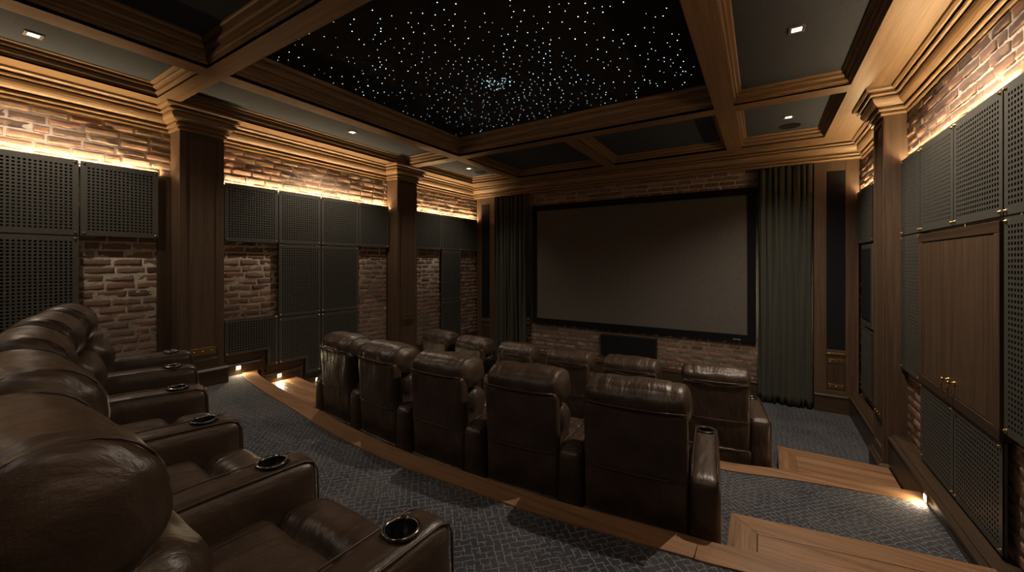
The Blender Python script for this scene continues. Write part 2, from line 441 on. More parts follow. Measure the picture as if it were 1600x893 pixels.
# ------------------------------------------------------------------ intermediate wooden steps
def step(label, E, z, zb, x0, x1, far0, far1, border_left=True):
    """x0..x1 along the riser, far0/far1 = y of the far edge at x0/x1"""
    t = thing('wooden_step', label, 'step', (x0, far0, zb), 0)
    ox, oy = x0, far0
    def L(x, y): return (x-ox, y-oy)
    n = 8
    near = [(x0+(x1-x0)*k/n, edge_y(E, x0+(x1-x0)*k/n)+.024) for k in range(n+1)]
    far = [(x0, far0), (x1, far1)]
    MB().prism([L(*p) for p in near]+[L(*far[1]), L(*far[0])], 0, z-zb-.025).build('riser', dark_x, t)
    zz0, zz1 = z-zb-.025, z-zb
    bw = .14
    fy = lambda x: far0+(far1-far0)*(x-x0)/(x1-x0)
    bx = x0+bw if border_left else x1-bw
    ex = x0 if border_left else x1
    mb = MB()                                        # mitred side board
    q = [(ex, edge_y(E, ex)+.002), (bx, edge_y(E, bx)+.002), (bx, fy(bx)-bw), (ex, fy(ex)+.02)]
    if not border_left: q = [q[1], q[0], q[3], q[2]]
    mb.prism([L(*p) for p in q], zz0, zz1).build('side_board', floor_y, t, bevel=.003)
    q = [(ex, fy(ex)+.02), (bx, fy(bx)-bw), (x1 if border_left else x0, fy(x1 if border_left else x0)-bw), (x1 if border_left else x0, fy(x1 if border_left else x0)+.02)]
    if not border_left: q = q[::-1]
    MB().prism([L(*p) for p in q], zz0, zz1).build('front_board', floor_x, t, bevel=.003)
    a0, a1 = (bx+.002, x1) if border_left else (x0, bx-.002)
    A, B_ = (a0, edge_y(E, a0)+.002), (a1, edge_y(E, a1)+.002)
    Cc, Dd = (a1, fy(a1)-bw-.002), (a0, fy(a0)-bw-.002)
    k = max(3, round((Dd[1]-A[1])/.125))
    for j in range(k):
        t0, t1 = j/k, (j+1)/k-.003
        mix = lambda p, q_, t_: (p[0]+(q_[0]-p[0])*t_, p[1]+(q_[1]-p[1])*t_)
        MB().prism([L(*mix(A, Dd, t0)), L(*mix(B_, Cc, t0)), L(*mix(B_, Cc, t1)), L(*mix(A, Dd, t1))], zz0, zz1-.001).build('plank', floor_x, t, bevel=.002)
PLX = 0.985   # face of the deep plinth on the right wall
step('wide walnut step between the rear and middle levels, right of the seats', EDGE3, Z32, Z2, -.16, PLX, 2.74, 2.93)
step('walnut step down to the screen floor, right of the front row', EDGE2, Z21, Z1, .135, PLX, 4.89, 4.905)
step('narrow walnut step by the left wall under a lit step light', EDGE3, Z32, Z2, XL+.06, -4.0, 2.95, 2.78, False)

# ------------------------------------------------------------------ skirting and plinths
CAPB = lambda t, h, z: [(0, z), (t, z), (t, z+h-.055), (t+.012, z+h-.045), (t+.012, z+h-.03), (t-.01, z+h-.012), (t-.01, z+h), (0, z+h)]
def skirt(name, path, z, h, t=.045, side=-1):
    mb = MB(); sweep(mb, path, CAPB(t, h, z), side=side, loop=True, mis=(0, 1)); return struct(mb.build(name, [dark_x, dark_y]))
# left: stepped skirting boards with a vertical return at each drop
for y0, y1, z, h in ((YB, 1.62, Z3, .15), (2.06, 2.52, Z3, .15), (2.565, 3.01, Z32, .135), (3.055, 4.50, Z2, .15), (4.98, 6.94, Z1, .25)):
    mb = MB(); sweep(mb, [(XL, y0), (XL, y1)], CAPB(.05, h, z if y0 < 3 else min(z, Z2)), side=-1, loop=True, mis=(0, 1))
    struct(mb.build('baseboard_left', [dark_x, dark_y]))
for y, za, zb_ in ((2.52, Z32, Z3+.15), (3.01, Z2, Z32+.135)):
    struct(MB().box(XL, XL+.06, y, y+.045, za, zb_).build('baseboard_left', dark_z, bevel=.006))
# wooden backing below the panels on the left
for y0, y1, z0, z1 in ((YB, 1.62, Z3, -.93), (2.06, 2.59, Z3, -1.0), (2.59, 3.08, Z32, -1.2), (3.08, 4.5, Z2, -1.40), (4.98, 6.94, Z1, -1.5)):
    struct(MB().box(XL, XL+.035, y0, y1, z0, z1).build('trim_2', dark_y))
# right: deep plinth stepping with the floor
for y0, y1, z0, z1 in ((YB, 2.37, Z3, -1.20), (2.37, 4.97, Z2, -1.58), (5.37, 6.94, Z1, -1.75)):
    t = XR-PLX-.012
    mb = MB(); sweep(mb, [(XR, y0), (XR, y1)], [(0, z0-.35), (t, z0-.35), (t, z1-.055), (t+.012, z1-.045), (t+.012, z1-.03), (t-.012, z1-.012), (t-.012, z1), (0, z1)], side=1, loop=True, mis=(0, 1))
    struct(mb.build('baseboard_right', [dark_x, dark_y]))
skirt('baseboard_front', [(-4.78, 7.07), (.60, 7.07)], Z1, .27, .03, -1)

# ------------------------------------------------------------------ coffered ceiling
struct(MB().box(XL-.12, XR+.12, YB-.12, YF+.12, ZT, ZT+.1).build('ceiling', black_m))
XA, XB, XC, XD, XE, XF = -4.99, -4.05, -3.87, -.42, -.24, .68
YR0, YR1, YM0, YM1, YN0, YN1 = -1.9, 1.44, 1.60, 4.65, 4.83, 6.42
XM0, XM1 = -2.22, -2.04
beams_y = [(XL, XA, YB, YF-.2), (XB, XC, YB, YN1), (XD, XE, YB, YN1), (XF, XR, YB, YF-.2)]
for x0, x1, y0, y1 in beams_y:
    struct(MB().box(x0, x1, y0, y1, ZS, ZT).build('trim_3', wood_y))
for y0, y1 in ((YB, YR0), (YR1, YM0), (YM1, YN0), (YN1, YF-.2)):
    for x0, x1 in ((XA, XB), (XC, XD), (XE, XF)):
        struct(MB().box(x0, x1, y0, y1, ZS+.0005, ZT).build('trim_3', wood_x))
struct(MB().box(XB, XE, YN1, YF-.2, ZS+.0004, ZT).build('trim_3', wood_x))
struct(MB().box(XM0, XM1, YN0, YN1, ZS+.001, ZT).build('trim_3', wood_y))
def coffer(x0, x1, y0, y1, zp, mat=None):
    h = zp-ZS; k = h/.13
    pr_ = [(0, ZS+.002), (.0, ZS+.016*k), (-.006, ZS+.020*k), (-.006, ZS+.030*k), (.014, ZS+.034*k), (.020, ZS+.042*k), (.018, ZS+.058*k), (.010, ZS+.064*k), (.010, ZS+.074*k), (.034, ZS+.078*k), (.042, ZS+.088*k), (.040, ZS+.102*k), (.034, ZS+.108*k), (.062, ZS+.112*k), (.070, ZS+.120*k), (.070, zp)]
    mb = MB(); sweep(mb, [(x0, y0), (x1, y0), (x1, y1), (x0, y1)], pr_, closed=True, side=1, mis=(0, 1))
    struct(mb.build('trim_4', [wood_x, wood_y], smooth=False))
    if mat: struct(MB().box(x0+.001, x1-.001, y0+.001, y1-.001, zp-.004, zp+.03).build('ceiling', mat))
for x0, x1 in ((XA, XB), (XE, XF)):
    for y0, y1 in ((YR0, YR1), (YM0, YM1), (YN0, YN1)): coffer(x0, x1, y0, y1, 1.73, ceil_m)
coffer(XC, XD, YR0, YR1, 1.82, ceil_m)
coffer(XC, XM0, YN0, YN1, 1.73, ceil_m); coffer(XM1, XD, YN0, YN1, 1.73, ceil_m)
coffer(XC, XD, YM0, YM1, 1.86)

# crown moulding between the pilasters
CROWN = [(0, 1.365), (.018, 1.365), (.022, 1.378), (.018, 1.390), (.006, 1.392), (.006, 1.400), (.034, 1.404), (.040, 1.412), (.040, 1.426), (.020, 1.430), (.020, 1.440),
         (.044, 1.446), (.062, 1.458), (.076, 1.474), (.086, 1.494), (.090, 1.514), (.068, 1.518), (.068, 1.528), (.108, 1.532), (.114, 1.542), (.108, 1.552), (.092, 1.556), (.092, 1.564), (.128, 1.568), (.145, 1.580), (.145, ZS+.001), (0, ZS+.001)]
def crown(path, side, prof=CROWN):
    mb = MB(); sweep(mb, path, prof, side=side, loop=True, mis=(0, 1)); return mb
PILL = [(1.64, 2.04), (4.52, 4.96)]; PILR = [(4.98, 5.36)]
PFL, PFR = -5.06, .96
for y0, y1 in ((YB, 1.64), (2.04, 4.52), (4.96, YF-.2)):
    struct(crown([(XL, y0), (XL, y1)], -1).build('trim_5', [wood_x, wood_y]))
for y0, y1 in ((YB, 4.98), (5.36, YF-.2)):
    struct(crown([(XR, y0), (XR, y1)], 1).build('trim_5', [wood_x, wood_y]))
FC = [(o*1.6, z+.02) for o, z in CROWN[:-2]]+[(.232, ZS+.002), (0, ZS+.002)]
struct(MB().box(XL, XR, 6.90, 6.96, 1.385, ZT).build('trim_6', wood_x))
struct(crown([(XL, 6.90), (XR, 6.90)], -1, FC).build('trim_5', [wood_x, wood_y]))

# ------------------------------------------------------------------ star ceiling
STX, STY, STZ = (XC+XD)/2, (YM0+YM1)/2, 1.86
t = thing('star_ceiling', 'black ceiling panel full of tiny white fibre-optic stars', 'star ceiling', (STX, STY, STZ))
MB().box(XC-STX+.001, XD-STX-.001, YM0-STY+.001, YM1-STY-.001, -.002, .04).build('star_panel', star_m, t)
def star_dome(mb, x, y, r):
    mb.lathe([(r, -.002), (r*.8, -.002-r*.6), (r*.01, -.002-r*.9)], (x-STX, y-STY, 0), 6)
HAND = [(711,70),(779,130),(595,144/2.977),(1078/2.977+350,16/2.977),(992/2.977+350,10/2.977),(690/2.977+350,46/2.977),(780/2.977+350,72/2.977),(596/2.977+350,144/2.977),(730/2.977+350,131/2.977),(605/2.977+350,88/2.977),(720/2.977+350,267/2.977),(882/2.977+350,149/2.977),(1065/2.977+350,119/2.977),(1137/2.977+350,177/2.977),(983/2.977+350,243/2.977),(858/2.977+350,104/2.977),(834/2.977+350,177/2.977),(670/2.977+350,398/2.977),(753/2.977+350,318/2.977),(856/2.977+350,329/2.977),(418/2.977+350,229/2.977),(365/2.977+350,207/2.977),(303/2.977+350,241/2.977),(242/2.977+350,280/2.977),(249/2.977+350,321/2.977),(306/2.977+350,378/2.977),(429/2.977+350,356/2.977),(648/2.977+350,341/2.977)]
HAND += [(700+a/2.976, c_/2.976) for a, c_ in ((37,17),(470,30),(296,79),(355,47),(169,60),(23,119),(94,177),(440,131),(370,150),(638,100),(637,150),(545,50),(720,55),(816,8),(638,14),(605,76),(531,101),(280,158),(1016,36),(914,128),(838,159),(768,138),(725,173),(767,188),(817,201),(872,212),(938,196),(946,226),(697,228),(737,240),(591,180),(473,204),(473,235),(274,229),(258,262),(189,300),(306,296),(95,286),(445,270),(476,289),(801,270),(918,309),(931,274),(893,256),(1042,156),(1005,267),(1096,284),(1092,330),(1105,331),(1128,408),(1100,382),(940,385),(914,370),(974,398),(1009,380),(868,464),(842,352),(820,381),(795,322),(726,315),(653,348),(596,380),(640,443),(519,357),(475,458),(758,458),(773,497),(707,398),(769,381),(537,434),(466,415),(329,451),(420,359),(396,342),(1054,480),(1107,490),(832,515),(605,554),(400,540),(165,466),(75,480),(235,555),(268,600),(384,612),(547,585),(32,520),(150,610),(70,635))]
sn, cs = math.sin(cam.rotation_euler.z), math.cos(cam.rotation_euler.z)
def on_ceiling(px, py):
    zc = STZ*F_PX/(410-py); u = (px-800)/F_PX
    return (-sn+cs*u)*zc, (cs+sn*u)*zc
rs = random.Random(11); pts = []
def ok(x, y): return XC+.10 < x < XD-.10 and YM0+.10 < y < YM1-.10
for p in HAND:
    x, y = on_ceiling(*p)
    if ok(x, y): pts.append((x, y, rs.uniform(.0022, .0034)))
nb = 100
cx, cy = on_ceiling(776, 130)
while len(pts) < 720:
    if rs.random() < .045: x, y = rs.gauss(cx, .12), rs.gauss(cy, .13)
    elif rs.random() < .40: x, y = rs.gauss(cx, .60), rs.gauss(cy, .65)
    else: x, y = rs.uniform(XC, XD), rs.uniform(YM0, YM1)
    near_c = math.hypot(x-cx, y-cy) < .17
    if ok(x, y) and (near_c or all((x-p[0])**2+(y-p[1])**2 > .0028 for p in pts)): pts.append((x, y, rs.choice((.0014, .0017, .0020, .0026))))
for x, y, r in pts[:nb]:
    mb = MB(); star_dome(mb, x, y, r); mb.build('star_light', star_e, t)
mb = MB()
for x, y, r in pts[nb:]: star_dome(mb, x, y, r)
o = mb.build('star_light', star_e, t); o['kind'] = 'stuff'

# ------------------------------------------------------------------ recessed downlights and ceiling speakers
def spot(name, loc, power, col, size, blend, parent=None, rot=(0, 0, 0), rad=.02):
    d = bpy.data.lights.new(name, 'SPOT'); d.energy = power; d.color = col; d.spot_size = size; d.spot_blend = blend; d.shadow_soft_size = rad
    o = bpy.data.objects.new(name, d); C.objects.link(o); o.location = loc; o.rotation_euler = rot
    if parent: o.parent = parent
    return o
def downlight(x, y, z, label, power=DOWN_POWER, rot=0, size=126, col=(1.0, .83, .64), blend=.6):
    t = thing('recessed_downlight', label, 'downlight', (x, y, z), rot, 'recessed ceiling downlights')
    mb = MB(); s, i = .050, .030
    for a0, a1, b0, b1 in ((-s, s, -s, -i), (-s, s, i, s), (-s, -i, -i, i), (i, s, -i, i)): mb.box(a0, a1, b0, b1, -.012, 0)
    mb.build('bezel', bezel_m, t, bevel=.002)
    MB().box(-i, i, -i, i, -.008, -.002).build('lens', lens_m, t)
    spot('downlight_beam', (0, 0, -.02), power, col, R(size), blend, t)
downlight(-4.66, .62, 1.726, 'square recessed downlight in the rear left ceiling panel, top left of the photo')
downlight(-4.57, 3.32, 1.726, 'square recessed downlight in the long left ceiling panel between the two left pillars', DOWN_POWER*1.1)
downlight(-4.53, 5.73, 1.726, 'square recessed downlight in the far left corner ceiling panel beside the round speaker', size=110, blend=1.0)
downlight(.22, 3.60, 1.726, 'brightest square recessed downlight, in the large right ceiling panel', DOWN_POWER*3.0, size=150)
downlight(.27, 5.72, 1.726, 'square recessed downlight in the far right corner ceiling panel beside the round speaker', DOWN_POWER*1.8, size=120, blend=1.0)
downlight(.22, .40, 1.726, 'added fill light in the rear right ceiling panel, out of shot', DOWN_POWER*.25)  # unseen lamp added to keep the nearest armrests from going dark
for x_, nm_ in ((-1.2, 'right'), (-3.1, 'left')):  # unseen pair added as soft fill on the seat backs
    downlight(x_, -.75, 1.816, 'added fill light behind the viewer over the rear row, %s one' % nm_, FILL_POWER, size=150, col=(1.0, .84, .68))
def ceiling_speaker(x, y, label):
    t = thing('ceiling_speaker', label, 'speaker', (x, y, 1.726))
    MB().lathe([(.115, 0), (.115, -.006), (.105, -.008), (.102, -.004), (.102, 0)], n=32).build('rim', speaker_m, t, smooth=True)
    MB().lathe([(.101, -.001), (.101, -.005), (.0005, -.006)], n=32).build('grille', speaker_m, t)
ceiling_speaker(-4.55, 6.12, 'round black ceiling speaker in the far left corner panel')
ceiling_speaker(.30, 6.12, 'round black ceiling speaker in the far right corner panel')

# ------------------------------------------------------------------ LED strips behind the top panels
def led(x, y0, y1, label, sgn):
    t = thing('led_strip', label, 'light strip', (x, (y0+y1)/2, .908)); h = (y1-y0)/2
    MB().box(-.012, .012, -h, h, 0, .004).build('tape', led_m, t)
    MB().box(-.016, .016, -h, h, -.012, -.001).build('channel', bezel_m, t)
led(XL+.044, -1.4, 1.52, 'warm glowing light strip above the panels left of the first left pillar', 1)
led(XL+.044, 2.10, 4.50, 'warm glowing light strip above the panels between the two left pillars', 1)
led(XL+.044, 5.00, 6.93, 'warm glowing light strip above the panels between second left pillar and screen wall', 1)
led(XR-.023, .3, 4.96, 'warm glowing light strip above the panels over the wall cabinet', -1)
led(XR-.023, 5.38, 6.93, 'warm glowing light strip above the panels between right pillar and screen wall', -1)

# ------------------------------------------------------------------ perforated acoustic panels
def bolt_mesh():
    mb = MB(); mb.lathe([(.0105, 0), (.0105, .003), (.007, .004), (.006, .010), (.0035, .0125), (.0002, .013)], n=12, axis='y'); return mb.mesh('bolt', brass_m, True)
BOLT = bolt_mesh()
def acoustic(side, y0, y1, z0, z1, label, notch=None, plane=None, bolts=True, depth=.018):
    """notch = (y_from, y_to, z_top): a rectangle missing from the bottom"""
    w_, h = y1-y0-.006, z1-z0-.006; yc = (y0+y1)/2
    if side == 'L': t = thing('acoustic_panel', label, 'acoustic panel', (PL, yc, z0+.003), R(-90), 'perforated acoustic panels on the left wall'); f = lambda y: yc-y
    else: t = thing('acoustic_panel', label, 'acoustic panel', (PR, yc, z0+.003), R(90), 'perforated acoustic panels on the right wall'); f = lambda y: y-yc
    P, Hh, mg = .0295, .0165, .040
    def lines(a, b_, extra):
        n = max(1, int((b_-a-2*mg+(P-Hh))/P)); st = (a+b_)/2-(n*P-(P-Hh))/2
        L = [a]
        for k in range(n): L += [st+k*P, st+k*P+Hh]
        return L+[b_], [(st+k*P, st+k*P+Hh) for k in range(n)]
    xs, hx = lines(-w_/2, w_/2, []); zs, hz = lines(0, h, [])
    nx0 = nx1 = nzt = None
    if notch:
        a, b_ = sorted((f(notch[0]), f(notch[1]))); nx0, nx1, nzt = max(a, -w_/2), min(b_, w_/2), notch[2]-z0
        xs = sorted(set(xs+[nx0, nx1])); zs = sorted(set(zs+[nzt]))
    mb = MB(); vi = {}
    def vid(i, j, d):
        k = (i, j, d)
        if k not in vi: vi[k] = len(mb.v); mb.v.append((xs[i], d, zs[j]))
        return vi[k]
    def solid(i, j):
        if i < 0 or j < 0 or i >= len(xs)-1 or j >= len(zs)-1: return False
        x, z = (xs[i]+xs[i+1])/2, (zs[j]+zs[j+1])/2
        if notch:
            if nx0 < x < nx1 and z < nzt: return False
            if nx0-.03 < x < nx1+.03 and z < nzt+.03: return True
        return not (any(a < x < b_ for a, b_ in hx) and any(a < z < b_ for a, b_ in hz))
    def q(ids): mb.f.append(tuple(ids)); mb.m.append(0)
    for i in range(len(xs)-1):
        for j in range(len(zs)-1):
            if not solid(i, j): continue
            q((vid(i, j, 0), vid(i+1, j, 0), vid(i+1, j+1, 0), vid(i, j+1, 0)))
            for (di, dj, a, b_) in ((-1, 0, (i, j), (i, j+1)), (1, 0, (i+1, j), (i+1, j+1)), (0, -1, (i, j), (i+1, j)), (0, 1, (i, j+1), (i+1, j+1))):
                if not solid(i+di, j+dj): q((vid(*a, 0), vid(*b_, 0), vid(*b_, -.006), vid(*a, -.006)))
    mb.build('perforated_sheet', panel_m, t)
    # returned edges and the felt behind the holes
    e = MB(); fl = MB(); T = .006
    if notch:
        rects = [(-w_/2, w_/2, nzt, h)]
        if nx0 > -w_/2+.02: rects.append((-w_/2, nx0, 0, nzt))
        if nx1 < w_/2-.02: rects.append((nx1, w_/2, 0, nzt))
        out = [(-w_/2, h), (-w_/2, 0 if nx0 > -w_/2+.02 else nzt)]
        if nx0 > -w_/2+.02: out += [(nx0, 0), (nx0, nzt)]
        if nx1 < w_/2-.02: out += [(nx1, nzt), (nx1, 0), (w_/2, 0)]
        else: out += [(w_/2, nzt)]
        out += [(w_/2, h)]
    else:
        rects = [(-w_/2, w_/2, 0, h)]; out = [(-w_/2, h), (-w_/2, 0), (w_/2, 0), (w_/2, h)]
    out = [p for i, p in enumerate(out) if p != out[i-1]]
    tmp = MB(); sweep(tmp, out, [(0, -depth), (0, -.0005), (T, -.0005), (T, -depth)], closed=True, side=1, loop=True)
    e.add([(x, z_, y_) for x, y_, z_ in tmp.v], tmp.f)
    for a, b_, c_, d_ in rects: fl.box(a+T, b_-T, -.020, -.015, c_+(T if c_ == 0 or not notch else -T), d_-T)
    e.build('edge_frame', panel_m, t); fl.build('felt_backing', black_m, t)
    if bolts:
        cs_ = [(-w_/2+.022, h-.022), (w_/2-.022, h-.022), (-w_/2+.022, .022), (w_/2-.022, .022)]
        for x, z in cs_:
            if notch and nx0 < x < nx1 and z < nzt: z = nzt+.022
            link('bolt', BOLT, t, loc=(x, 0, z))
A_ = acoustic
T0, T1 = .245, .93
# left wall, rear bay
A_('L', -.20, .385, T0, T1, 'dark perforated top panel just outside the left edge of the photo')
A_('L', .39, .965, T0, T1, 'dark perforated top panel at the left edge of the photo, above another panel')
A_('L', .97, 1.525, T0, T1, 'dark perforated top panel left of the first pillar, above bare brick')
A_('L', .39, .965, -.70, .24, 'tall dark perforated panel at left edge behind the rear row headrests')
# left wall, middle bay
cols = [(2.115, 2.72), (2.725, 3.30), (3.305, 3.915), (3.92, 4.50)]
nm = ['first', 'second', 'third', 'last']
for (a, b_), n_ in zip(cols, nm): A_('L', a, b_, T0, T1, '%s perforated top panel from the left between the two left pillars' % n_)
A_('L', 2.725, 3.30, -.70, .24, 'left one of two tall perforated panels mid-wall between the left pillars')
A_('L', 3.305, 3.915, -.70, .24, 'right one of two tall perforated panels mid-wall between the left pillars')
A_('L', 2.115, 2.72, -1.30, -.665, 'lowest perforated panel right of first left pillar, stepped at its lower corner', (2.0, 2.59, -1.09))
A_('L', 2.725, 3.30, -1.51, -.705, 'stepped perforated panel above the second step light, lower middle of left wall', (2.6, 3.08, -1.30))
A_('L', 3.305, 3.915, -1.51, -.705, 'lower perforated panel partly hidden behind the middle row\'s leftmost recliner')
# left wall, front bay
for (a, b_), n_ in zip([(5.02, 5.785), (5.79, 6.37), (6.375, 6.93)], ['left', 'middle', 'right']):
    A_('L', a, b_, T0, T1, '%s perforated top panel between second left pillar and the screen wall' % n_)
A_('L', 5.79, 6.37, -.745, .24, 'tall perforated panel between two brick strips beside the screen wall')
A_('L', 5.79, 6.37, -1.55, -.75, 'lower perforated panel between two brick strips beside the screen wall')
# right wall
rc = [(1.88, 2.51), (2.515, 3.15), (3.16, 3.795), (3.80, 4.45), (4.455, 4.975)]
rn = ['perforated top panel just outside the right edge of the photo', 'perforated top panel cut by the right photo edge, above the tall panel', 'right one of two perforated top panels above the wooden wall cabinet', 'left one of two perforated top panels above the wooden wall cabinet', 'narrow perforated top panel next to the right pillar']
for (a, b_), n_ in zip(rc, rn): A_('R', a, b_, T0, T1, n_)
A_('R', 4.455, 4.975, -.96, .24, 'tall narrow perforated panel between right pillar and wooden wall cabinet')
A_('R', 2.515, 3.15, -.90, .24, 'tall perforated panel cut by the right photo edge, beside the wooden cabinet')
A_('R', 3.80, 4.45, -1.56, -.955, 'left perforated panel below the wooden wall cabinet')
A_('R', 3.16, 3.795, -1.56, -.955, 'right perforated panel below the wooden wall cabinet')
A_('R', 6.72, 6.93, T0, T1, 'narrow perforated top panel in the far right corner beside the screen wall')
A_('R', 6.08, 6.715, T0, T1, 'perforated top panel just beyond the right pillar')
A_('R', 6.10, 6.70, -1.62, -.80, 'perforated panel low on the wall beyond the right pillar')
# slim in-wall speaker beyond the right pillar
t = thing('wall_speaker', 'slim black in-wall speaker beyond the right pillar, above a perforated panel', 'speaker', (PR, 6.40, -.78), R(90))
MB().box(-.30, .30, -.045, 0, 0, 1.0).build('housing', panel_m, t, bevel=.006)
MB().box(-.22, .22, .001, .012, .10, .95).build('grille', speaker_m, t, bevel=.006)

# slim dark battens that frame the brick fields
for X0, X1, y0, y1 in ((XL, XL+.03, 1.53, 1.64), (XL, XL+.03, 2.04, 2.11), (XL, XL+.03, 4.505, 4.52), (XL, XL+.03, 4.96, 5.015)):
    struct(MB().box(X0, X1, y0, y1, Z1 if y0 > 3 else Z3, .9).build('trim_7', dark_z))

# ------------------------------------------------------------------ wall cabinet
t = thing('wall_cabinet', 'wooden two-door wall cabinet between perforated panels on the right wall', 'cabinet', (PR, 3.805, -.95), R(90))
W_, H_ = 1.285, 1.175
MB().box(-W_/2, W_/2, -.07, -.012, 0, H_).build('carcass', dark_z, t)
fw = .065
mb = MB()
mb.box(-W_/2, W_/2, -.012, .012, H_-fw, H_, 0).box(-W_/2, W_/2, -.012, .012, 0, fw, 0)
mb.box(-W_/2, -W_/2+fw, -.012, .012, fw, H_-fw, 1).box(W_/2-fw, W_/2, -.012, .012, fw, H_-fw, 1)
mb.build('face_frame', [dark_x, cab_z], t, bevel=.004)
for sg in (-1, 1):
    a, b_ = sorted((sg*.0015, sg*(W_/2-fw-.004)))
    d = MB().box(a, b_, -.011, .006, fw+.004, H_-fw-.004).build('door', cab_z, t, bevel=.002)
    hx = sg*.05
    hb = MB(); hb.lathe([(.013, .006), (.013, .012), (.006, .016), (.006, .032), (.011, .036), (.009, .044), (.0003, .046)], (hx, 0, .16), 14, 'y')
    hb.tube([(hx, .036, .155), (hx+.004, .042, .12), (hx, .040, .06)], .0055)
    o = hb.build('handle', brass_m, d, smooth=True)

# ------------------------------------------------------------------ pilasters
def plate(parent, w_, h, c, ax='x', studs=3):
    """brass strap with screws; face looks along -y of its own frame"""
    p = MB().box(-w_/2, w_/2, -.006, 0, -h/2, h/2).build('brass_plate', brass_m, parent, bevel=.002)
    p.location = c; p.rotation_euler = (0, 0, {'x': 0, 'L': R(90), 'R': R(-90)}[ax]); p['label'] = 'engraved brass plate'
    mb = MB()
    for k in range(studs):
        x = -w_/2+w_*(k+.5)/studs
        mb.lathe([(.009, -.006), (.008, -.011), (.0003, -.014)], (x, 0, 0), 10, 'y')
    mb.build('screw', brass_m, p, smooth=True)
    return p
def pilaster(side, y0, y1, zb, label, plate_z, soff=0):
    X0 = XL if side == 'L' else XR; XFc = PFL if side == 'L' else PFR; s = 1 if side == 'L' else -1
    yc = (y0+y1)/2; t = thing('pilaster', label, 'pillar', (X0, yc, zb))
    d = abs(XFc-X0); hw = (y1-y0)/2; top = 1.37-zb
    MB().box(*sorted((0, s*(d-.014))), -hw+.004, hw-.004, 0, ZS-zb).build('shaft', [wood_z if False else cab_z], t)
    mb = MB(); st = .055; f0, f1 = sorted((s*(d-.014), s*d))
    mb.box(f0, f1, -hw, -hw+st, .20, top, 0).box(f0, f1, hw-st, hw, .20, top, 0)
    mb.box(f0, f1, -hw+st, hw-st, .20, .20+st*1.6, 1).box(f0, f1, -hw+st, hw-st, top-st, top, 1)
    mb.build('face_frame', [cab_z, dark_y], t, bevel=.004)
    tmp = MB(); sweep(tmp, [(-hw+st, .20+st*1.6), (hw-st, .20+st*1.6), (hw-st, top-st), (-hw+st, top-st)], [(0, d-.014), (0, d-.002), (.006, d-.002), (.012, d-.010), (.012, d-.014)], closed=True, side=1)
    m2 = MB(); m2.add([(s*z, x, y) for x, y, z in tmp.v], tmp.f); m2.build('panel_bead', cab_z, t)
    pth = [(0, -hw), (s*d, -hw), (s*d, hw), (0, hw)]; sd = -1 if side == 'L' else 1
    mb = MB(); sweep(mb, pth, [(o, z-zb) for o, z in CROWN], side=sd, loop=True, mis=(0, 1)); mb.build('capital', [wood_x, wood_y], t)
    mb = MB(); sweep(mb, pth, CAPB(.03, .20, 0), side=sd, loop=True, mis=(0, 1)); mb.build('base', [dark_x, dark_y], t)
    plate(t, .24, .075, (s*d, 0, plate_z-zb), 'L' if side == 'L' else 'R', 3)
pilaster('L', 1.64, 2.04, Z3, 'wooden pillar nearest the viewer on the left wall, beside the rear row', -.95)
pilaster('L', 4.52, 4.96, Z2-.02, 'wooden pillar on the left wall behind the middle row', -.93)
pilaster('R', 4.98, 5.36, Z1, 'wooden pillar on the right wall at the end of the steps', -1.45)

# ------------------------------------------------------------------ speaker cabinets flanking the curtains
def tower(x0, x1, label):
    t = thing('speaker_cabinet', label, 'speaker cabinet', ((x0+x1)/2, 6.95, Z1)); hw = (x1-x0)/2; top = 1.385-Z1
    MB().box(-hw, hw, .02, .14, 0, top).build('carcass', dark_z, t)
    a, zb_, zt = .105 if x0 < -3 else .10, .86, top-.13
    mb = MB(); mb.box(-hw, -a, 0, .02, .22, top).box(a, hw, 0, .02, .22, top).box(-a, a, 0, .02, zt, top, 1).box(-a, a, 0, .02, zb_-.07, zb_, 1).box(-a, a, 0, .02, .22, .30, 1)
    mb.build('face_frame', [cab_z, cab_z], t, bevel=.004)
    MB().box(-a+.004, a-.004, -.004, .02, zb_+.004, zt-.004).build('speaker_grille', speaker_m, t, bevel=.004)
    d = MB().box(-a+.006, a-.006, .004, .02, .306, zb_-.076).build('door', dark_z, t, bevel=.003)
    for z in (.36, .70, ): plate(d, .18, .060, (0, .004, z), 'x', 3)
    plate(t, .22, .03, (0, 0, .80), 'x', 3)
    mb = MB(); sweep(mb, [(-hw, 0), (hw, 0)], CAPB(.03, .26, 0), side=-1, loop=True); mb.build('base', [dark_x, dark_x], t)
tower(-5.27, -4.80, 'wooden speaker cabinet with black grille left of the left curtain')
tower(.62, 1.10, 'wooden speaker cabinet with black grille right of the right curtain')

